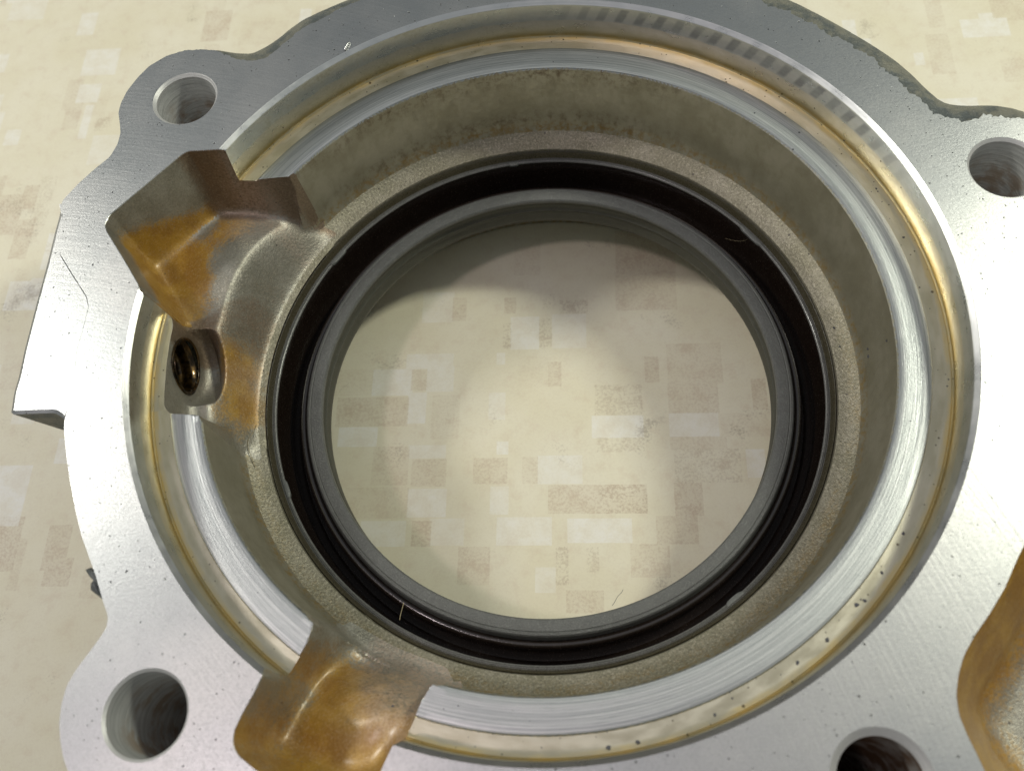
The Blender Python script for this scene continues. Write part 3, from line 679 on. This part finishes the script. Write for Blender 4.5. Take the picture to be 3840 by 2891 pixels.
    ringy |= (cr_ > 45.5) & (cr_ < 46.3) & (np.abs(cz - np.interp(cr_, PR, PZ)) < 0.04)
    lab[in12 & ~ringy] = 8
    lab[in12 & (cen[:, 1] < 15.2 + (cen[:, 0] + 51) * 0.15) & ~ringy] = 9
    lab[(csd[1] > -0.05) & (cr_ > 42.36) & ~ringy] = 10
    lab[csd[2] > -0.05] = 11
    for i, (hx, hy, hr, ch) in enumerate(HOLES):
        d = np.hypot(cen[:, 0] - hx, cen[:, 1] - hy); lab[d < hr] = 20 + i; lab[d < hr - ch - 0.15] = -1
    # opening of the drilled port in the left wall of its pocket
    dport = np.hypot(cen[:, 1] - PORT_Y, cz - PORT_Z)
    lab[(lab == 9) & (cen[:, 0] < -49.2) & (dport < PORT_R - 0.75) & (csd[0] < 1.7)] = -1
    V3 = np.c_[P, Z]
    amber = np.zeros(len(P)); brown = np.zeros(len(P)); pink = np.zeros(len(P))
    near = (sds[0] > -0.5)
    A12 = [(-48,33,0.15),(-52,31,0.25),(-54,29.5,0.3),(-50.0,31.0,0.75),(-53.5,27.5,0.9),(-51,28,1.0),(-49,27,1.0),(-47.5,24,1.0),(-49.5,22,1.0),(-50.5,19,0.95),(-49.6,17,0.7),(-47,19.5,0.55),(-44.5,25,0.15),(-42,28,0.2),(-44,30.5,0.75),(-40.5,32.5,0.6),(-38,34,0.3),(-34,33.5,0.05),(-44,20,0.05),(-45,16,0.05),(-43,12.5,0.25),(-44.6,12.3,0.9),(-45.2,10,1.0),(-44.5,7,0.75),(-42.8,8,0.4),(-44.8,4.2,0.95),(-43.6,3.6,0.7),(-46.2,2.4,0.7),(-45.4,0.6,0.4),(-49,9,0.05),(-49,5,0.1),(-47.6,4.5,0.1),(-47.4,12.5,0.05),(-43.5,-1.2,0.1),(-49,0.5,0.05),(-50.5,12,0.0),(-38,30,0.0),(-36,30,0.0)]
    B12 = [(-44.2,36.2,0.9),(-42,36,1.0),(-40,35.5,1.0),(-37,34.8,0.8),(-33.5,34.4,0.9),(-31.2,34,0.9),(-45.4,35.2,0.35),(-47,34,0.0),(-41,33,0.15),(-50,30,0.0),(-45,30,0.0),(-36,32.5,0.0),(-32,32,0.0),(-50,20,0),(-45,10,0.1),(-44.4,13.0,0.55),(-48.5,13.2,0.75),(-50.2,12.4,0.7),(-49,8,0.0),(-45,3,0.0)]
    K12 = [(-41,31.6,0.6),(-38.5,32.4,0.9),(-36,32.8,0.7),(-44,34,0.0),(-44,28,0.0),(-50,25,0),(-39,30,0.1),(-33,33.5,0.2),(-43,9,0.7),(-44.2,7.5,0.3),(-45,12,0),(-45,3,0.1),(-45,20,0.1)]
    amber[near] = field(P[near], A12, 1.5); brown[near] = field(P[near], B12, 1.4); pink[near] = field(P[near], K12, 1.3)
    # varnish tide line on the draughted walls of the upper pocket
    wl = near & (sds[0] < 1.9) & (r > 49.0) & (P[:, 1] > 15.5)
    nw = wl & ((P[:, 0] + 50.8) * 0.613 - (P[:, 1] - 32.5) * 0.790 < 2.2)
    thr = np.interp(P[:, 0], [-56.0, -51.0, -46.0], [-3.5, -7.0, -10.0])
    amber[nw] = np.clip(0.5 + (thr[nw] - Z[nw]) * 0.22, 0.0, 1.0); brown[nw & (P[:, 0] < -46.5)] = 0.0
    sw = wl & ~nw & (P[:, 0] < -48.0)
    amber[sw] = np.clip(0.5 + (-5.0 - Z[sw]) * 0.25, 0.0, 1.0); brown[sw] = 0.0
    fl_ = near & (sds[0] > 1.2) & (r > 44.2) & (P[:, 1] < 14) & (P[:, 0] > -46.4)
    amber[fl_] = np.clip(amber[fl_] * 1.0 + 0.05, 0, 0.8)
    nf = (~near) & (r < 46.5) & (np.hypot(P[:, 0] + 43.5, P[:, 1] - 4.5) < 11)
    amber[nf] = field(P[nf], A12 + [(-42.8,8,0.75),(-42.4,5,0.8),(-42.6,2.5,0.7),(-42.3,11,0.45),(-41.0,14,0.0),(-42.8,-1.5,0.35),(-42.8,-4.5,0.05),(-45,-4.5,0.0),(-38,16,0.0)], 1.5)
    n3 = sds[1] > -0.5
    A3 = [(-37.2,-39,0.15),(-38.8,-41,0.4),(-39.2,-39.6,0.05),(-40.6,-43.6,0.75),(-37.5,-41,0.95),(-35.5,-38.3,0.9),(-35,-36,0.55),(-34.2,-33.8,0.2),(-33.2,-35,0.8),(-33,-38,1.0),(-34,-41,1.0),(-36,-44,1.0),(-39,-46,0.8),(-34,-47,1.0),(-30,-42,0.75),(-29,-38.5,0.6),(-26,-41,0.55),(-24,-42,0.45),(-26.5,-45.5,0.75),(-29,-47,0.95),(-30,-50,0.9),(-27,-36.5,0.15),(-31.5,-34.2,0.1),(-22,-40.5,0.2),(-33,-32,0.0),(-40.5,-45.5,0.5)]
    B3 = [(-35.4,-37.6,0.45),(-37,-40.2,0.5),(-38.5,-42,0.5),(-40,-44,0.4),(-33,-40,0),(-38.2,-39,0.1),(-34,-44,0.05),(-28,-43,0.25),(-26,-46,0.35),(-30,-50,0.2),(-30,-38,0.1),(-39.2,-40.8,0.2),(-25,-42,0.1)]
    amber[n3] = field(P[n3], A3, 1.5); brown[n3] = field(P[n3], B3, 1.3)
    pink[n3] = field(P[n3], [(-28,-41,0.9),(-26,-42.5,1.0),(-24,-42,1.0),(-29.5,-38.5,0.8),(-26.5,-45,0.7),(-31,-43,0.25),(-33,-40,0.0),(-35,-44,0.0),(-30,-48,0.1),(-34,-36,0.0),(-38,-42,0.0)], 1.6)
    n4 = sds[2] > -0.5
    amber[n4] = np.clip(1.35 - sds[2][n4] / 9.0, 0, 1); brown[n4] = 0.45 * np.clip(1 - np.abs(sds[2][n4] - 1.5) / 2.5, 0, 1) * (P[n4][:, 1] > -50)
    root = thing('seal_housing', 'cast aluminium oil seal housing with stepped bore, lying on the printed table', 'engine part')
    mats = {0: 'edge', 1: 'face', 2: 'wall', 3: 'shelf', 4: 'ring', 5: 'recess', 6: 'floor', 7: 'recess', 8: 'pocket', 9: 'pocket', 10: 'pocket', 11: 'pocket', 20: 'hole', 21: 'hole', 22: 'hole', 23: 'hole'}
    labels = {8: 'amber stained cast pocket at the upper left', 9: 'pocket with the drilled oil port', 10: 'amber stained cast pocket at the lower left', 11: 'golden brown cast opening at the right edge', 0: 'dark cast edge with scraped gasket residue', 4: 'bright turned ring inside the bore', 23: 'countersunk bolt hole at the lower right'}
    for i, mk in mats.items():
        f = F[lab == i]
        if not len(f): continue
        use, inv = np.unique(f.ravel(), return_inverse=True)
        nm = 'bolt_hole' if i >= 20 else names[i].replace('_b', '').replace('_c', '') if i in (10, 11) else names[i]
        at = {'amber': amber[use], 'brown': brown[use], 'pink': pink[use]} if mk in ('pocket', 'floor', 'recess') else None
        o = mesh_obj(nm, V3[use], inv.reshape(-1, 3), MAT[mk], root, 34.0, at)
        if i in labels: o['label'] = labels[i]
        if i == 9: port = o
    # side boss: block whose left flank runs inwards towards its foot
    B = chaikin(resample(np.array(BOSS + [(x + 0.33, y) for x, y in SEAM[::-1][1:]] + [(-62.0, 28.5)], float), 1.5), 1)
    n = len(B); V = []; F2 = []
    cx = -60.5
    for z, q, ins in ((-0.14, 0.0, 0.45), (-0.38, 0.0, 0.0), (-8.0, 1.0, 0.0), (-41.7, 4.4, 0.0)):
        L = offset(B, -ins) if ins else B                          # BOSS runs anticlockwise: inset with a minus sign flips below
        for (x, y), (bx, by) in zip(offset(B, ins), B):
            sh = max(0.0, min(1.0, (cx - bx) / 6.0)) * 2.95 * q
            V.append((min(x + sh, -57.5), y + (0.0 if by > 3 else 0.04 * q), z))
    for k in range(3):
        for i in range(n):
            j = (i + 1) % n; F2.append((k * n + i, (k + 1) * n + i, (k + 1) * n + j, k * n + j))
    cap = delaunay_2d_cdt([Vector(q[:2]) for q in V[:n]], [(i, (i + 1) % n) for i in range(n)], [], 1, 1e-5)
    b0 = len(V); V += [(q[0], q[1], -0.14) for q in cap[0]]; F2 += [tuple(b0 + i for i in f) for f in cap[2]]
    b = mesh_obj('side_boss', V, F2, MAT['face'], root, 34.0); b['label'] = 'wedge shaped boss on the left flank'
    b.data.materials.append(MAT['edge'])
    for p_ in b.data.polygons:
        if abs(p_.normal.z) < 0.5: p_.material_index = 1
    # drilled port: threaded bore running left under the shelf, with a bright broken edge
    V, F2 = [], []; n = 40; st = np.arange(0.0, 9.01, 0.22)
    for q, s in enumerate(st):
        rr = PORT_R - 0.62 - 0.28 * abs(math.sin(s * math.pi / 2.0)) if s > 0.3 else PORT_R - 0.45
        for i in range(n):
            a = 2 * math.pi * i / n; V.append((-50.2 - s, PORT_Y + rr * math.cos(a), PORT_Z + rr * math.sin(a)))
    for q in range(len(st) - 1):
        for i in range(n):
            j = (i + 1) % n; F2.append((q * n + i, q * n + j, (q + 1) * n + j, (q + 1) * n + i))
    F2.append(tuple((len(st) - 1) * n + i for i in range(n)))
    o = mesh_obj('threaded_port', V, F2, MAT['port'], port, 60); o['label'] = 'dark threaded oil port in the pocket wall'
    V, F2 = [], []; m_ = 8
    for i in range(n):
        a = 2 * math.pi * i / n; yy = PORT_Y + (PORT_R - 0.7) * math.cos(a); zz = PORT_Z + (PORT_R - 0.7) * math.sin(a)
        x0 = np.interp(yy, [2.3, 7.0, 10.4, 12.8, 14.1], [-51.33, -50.9, -50.38, -49.86, -49.99]) + max(0.0, (-6.6 - zz)) / 14.0
        for k in range(m_):
            b_ = 2 * math.pi * k / m_
            V.append((x0 + 0.05 + 0.2 * math.sin(b_), PORT_Y + (PORT_R - 0.7 + 0.26 * math.cos(b_)) * math.cos(a), PORT_Z + (PORT_R - 0.7 + 0.26 * math.cos(b_)) * math.sin(a)))
    for i in range(n):
        for k in range(m_):
            F2.append((i * m_ + k, ((i + 1) % n) * m_ + k, ((i + 1) % n) * m_ + (k + 1) % m_, i * m_ + (k + 1) % m_))
    mesh_obj('port_rim', V, F2, MAT['port'], port, 80)
    return root
HOUSING = build_housing()

# ------------------------------------------------------------------ oil seal pressed into the bore
def build_seal():
    root = thing('oil_seal', 'black rubber oil seal ring with grey lip inside the housing bore', 'oil seal')
    mesh_obj('outer_case', *lathe([(42.12,-30.5),(42.12,-20.95),(42.0,-20.82),(41.85,-20.95),(41.72,-21.6),(41.5,-22.0)], 300), MAT['seal_case'], root, 50)
    rim = mesh_obj('case_rim', *lathe([(41.5,-22.0),(41.42,-22.12),(41.34,-22.02),(41.24,-22.0),(41.16,-22.12),(41.08,-22.05),(40.96,-22.1),(40.86,-22.3)], 300), MAT['rim'], root, 60)
    cav = mesh_obj('inner_cavity', *lathe([(40.86,-22.3),(40.7,-23.2),(40.45,-28.2),(40.1,-29.4),(39.3,-29.9),(38.6,-29.6),(38.1,-28.4),(37.75,-26.8)], 300), MAT['seal_spring'], root, 50)
    mesh_obj('garter_spring', *lathe([(37.7 + 0.62 * math.cos(a), -25.95 + 0.62 * math.sin(a)) for a in np.linspace(-2.2, 2.6, 12)], 300), MAT['seal_spring'], cav, 70)
    mesh_obj('sealing_lip', *lathe([(37.2,-26.0),(37.0,-25.0),(36.9,-24.45),(36.7,-24.22),(36.4,-24.16),(36.28,-24.24),(36.16,-24.15),(35.0,-24.12),(34.65,-24.2),(34.45,-24.42),(34.4,-24.8)], 300), MAT['seal_lip'], root, 24)
    mesh_obj('dust_lip', *lathe([(34.4,-24.8),(34.62,-25.3),(34.95,-25.9),(35.0,-26.4),(34.7,-26.9),(34.5,-27.1),(34.6,-27.5),(35.0,-28.0),(34.9,-28.6),(34.55,-29.2),(34.45,-29.6),(34.6,-30.2),(35.4,-31.0),(42.0,-31.2),(42.12,-30.5)], 300), MAT['seal_dust'], root, 50)
    for a, w_ in ((86, 2.4), (134, 5.0), (26, 6.5), (-63, 4.0), (192, 4.2)):                 # crimped tabs on the rim
        V, F = [], []; k = 9
        for i in range(k):
            t = math.radians(a - w_ / 2 + w_ * i / (k - 1)); f = math.sin(math.pi * i / (k - 1)) ** 0.35
            for rr, z in ((41.25, -21.96), (41.0, -21.93), (40.9 - 0.26 * f, -22.1), (40.9 - 0.26 * f, -22.45), (41.0, -22.5)):
                V.append((rr * math.cos(t), rr * math.sin(t), z))
        for i in range(k - 1):
            for q in range(4): F.append((i * 5 + q, (i + 1) * 5 + q, (i + 1) * 5 + q + 1, i * 5 + q + 1))
        mesh_obj('crimp_tab', V, F, MAT['tab'], rim, 60)
    return root
build_seal()

# ------------------------------------------------------------------ debris
def blob(c, s, seed, flat=0.6):
    rr = random.Random(seed); bm = bmesh.new(); bmesh.ops.create_icosphere(bm, subdivisions=2, radius=1.0)
    for v in bm.verts:
        f = 1 + rr.uniform(-0.35, 0.35); v.co = Vector((v.co.x * s * f * 1.2, v.co.y * s * f, v.co.z * s * f * flat))
    a = rr.uniform(0, 6.28); ca, sa = math.cos(a), math.sin(a)
    V = [(c[0] + v.co.x * ca - v.co.y * sa, c[1] + v.co.x * sa + v.co.y * ca, c[2] + v.co.z) for v in bm.verts]
    F = [[v.index for v in f.verts] for f in bm.faces]; bm.free(); return V, F
def zat(x, y): return float(height(np.array([[x, y]]))[0][0])
V, F = [], []; rr = random.Random(11)
spots = [(43.4, -1.5, .42), (43.2, -4.6, .33), (45.2, -7.6, .38), (45.0, -8.6, .5), (45.1, -9.8, .33), (51.4, 3.5, .35), (50.6, 12.0, .3)]
for _ in range(30):
    a = rr.uniform(-2.2, 1.9); r_ = rr.choice((51.4, 51.9, 50.9, 48.5, 52.7)) + rr.uniform(-.4, .4); spots.append((r_ * math.cos(a), r_ * math.sin(a), rr.uniform(.1, .26)))
for x, y, s in ((1.0,-52.2,.55),(-2.3,-52.2,.6),(10,-51,.4),(20.5,-47.4,.45),(24.5,-45.6,.5),(29,-42.5,.55),(30,-42.2,.45),(33,-39.5,.4),(37,-35.6,.42),(-26,-43,.35)): spots.append((x, y, s))
for i, (x, y, s) in enumerate(spots):
    s *= 0.42; v, f = blob((x, y, zat(x, y) + s * 0.1), s, i, 0.4); b = len(V); V += v; F += [[q + b for q in g_] for g_ in f]
tag(mesh_obj('grit', V, F, MAT['grit'], None, 60), 'black grit specks scattered on the bore ledges', 'grit', kind='stuff')
FL = [(-59.68, -21.84), (-59.21, -21.61), (-58.68, -22.08), (-58.14, -22.15), (-57.87, -22.98), (-57.59, -24.18), (-57.31, -25.36), (-57.19, -26.23), (-58.1, -25.39), (-59.0, -24.46), (-58.88, -23.91), (-59.11, -23.72), (-58.66, -23.39), (-58.63, -22.98), (-59.29, -22.54)]
FL = np.array(FL) + np.array((0.7, 0.1)); n = len(FL); V = []; F = []; rr = random.Random(5)
for z, ins in ((-0.9, 0.25), (-1.2, 0.0), (-2.3, 0.0), (-2.6, 0.2)):
    ctr = FL.mean(0)
    for q in FL: V.append((*(q + (ctr - q) * ins), z + rr.uniform(-0.25, 0.25)))
for k in range(3):
    for i in range(n): j = (i + 1) % n; F.append((k * n + i, (k + 1) * n + i, (k + 1) * n + j, k * n + j))
b0 = len(V); V.append((*FL.mean(0), -0.8)); V.append((*FL.mean(0), -2.8))
for i in range(n): F.append((b0, i, (i + 1) % n)); F.append((b0 + 1, 3 * n + (i + 1) % n, 3 * n + i))
o = mesh_obj('gasket_flake', V, F, MAT['sealant'], HOUSING, 60); o['label'] = 'torn flake of dark sealant on the left edge'
def fibre(name, P, rad, mat, label, cat, group=None):
    cu = bpy.data.curves.new(name, 'CURVE'); cu.dimensions = '3D'; sp = cu.splines.new('NURBS'); sp.points.add(len(P) - 1)
    for q, (x, y, z) in zip(sp.points, P): q.co = (x * MM, y * MM, (z - ZT) * MM, 1)
    sp.use_endpoint_u = True; sp.order_u = 4; cu.bevel_depth = rad * MM; cu.bevel_resolution = 1; cu.materials.append(mat)
    tmp = bpy.data.objects.new(name, cu); C.objects.link(tmp)
    me = bpy.data.meshes.new_from_object(tmp.evaluated_get(bpy.context.evaluated_depsgraph_get())); bpy.data.objects.remove(tmp)
    o = bpy.data.objects.new(name, me); C.objects.link(o); return tag(o, label, cat, group)
fibre('lint_fibre', [(x, y, zat(x, y) + 0.25) for x, y in ((-43.2,1.6),(-43.6,0.2),(-44.3,-0.8),(-44.5,-2.0),(-44.2,-3.6),(-43.7,-5.2))], 0.045, MAT['lint'], 'pale lint hair curling below the drilled port', 'lint')
fibre('lint_fibre', [(33.5,19.5,-24.0),(34.6,18.4,-23.6),(36.0,17.8,-23.4),(37.2,18.2,-23.3),(38.2,19.0,-23.2)], 0.015, MAT['lint'], 'fine pale lint hair across the seal lip at the right', 'lint')
fibre('lint_fibre', [(-26.2,-30.4,-22.6),(-26.0,-29.6,-22.5),(-25.6,-28.8,-22.8),(-25.5,-28.0,-23.4)], 0.045, MAT['lint'], 'short straw coloured sliver standing in the seal groove at the lower left', 'lint')
fibre('lint_fibre', [(2.6,-33.9,-24.0),(3.2,-33.4,-24.0),(3.6,-32.6,-24.3),(4.3,-32.4,-24.6),(4.6,-31.9,-24.8)], 0.03, MAT['grit'], 'tiny dark hair hanging from the near lip into the opening', 'lint')
fibre('metal_burr', [(-19.6,50.6,0.1),(-19.4,50.9,0.35),(-19.0,51.5,0.4),(-18.8,51.9,0.15)], 0.16, MAT['swarf'], 'bright burr standing on the upper rim of the bore', 'burr')
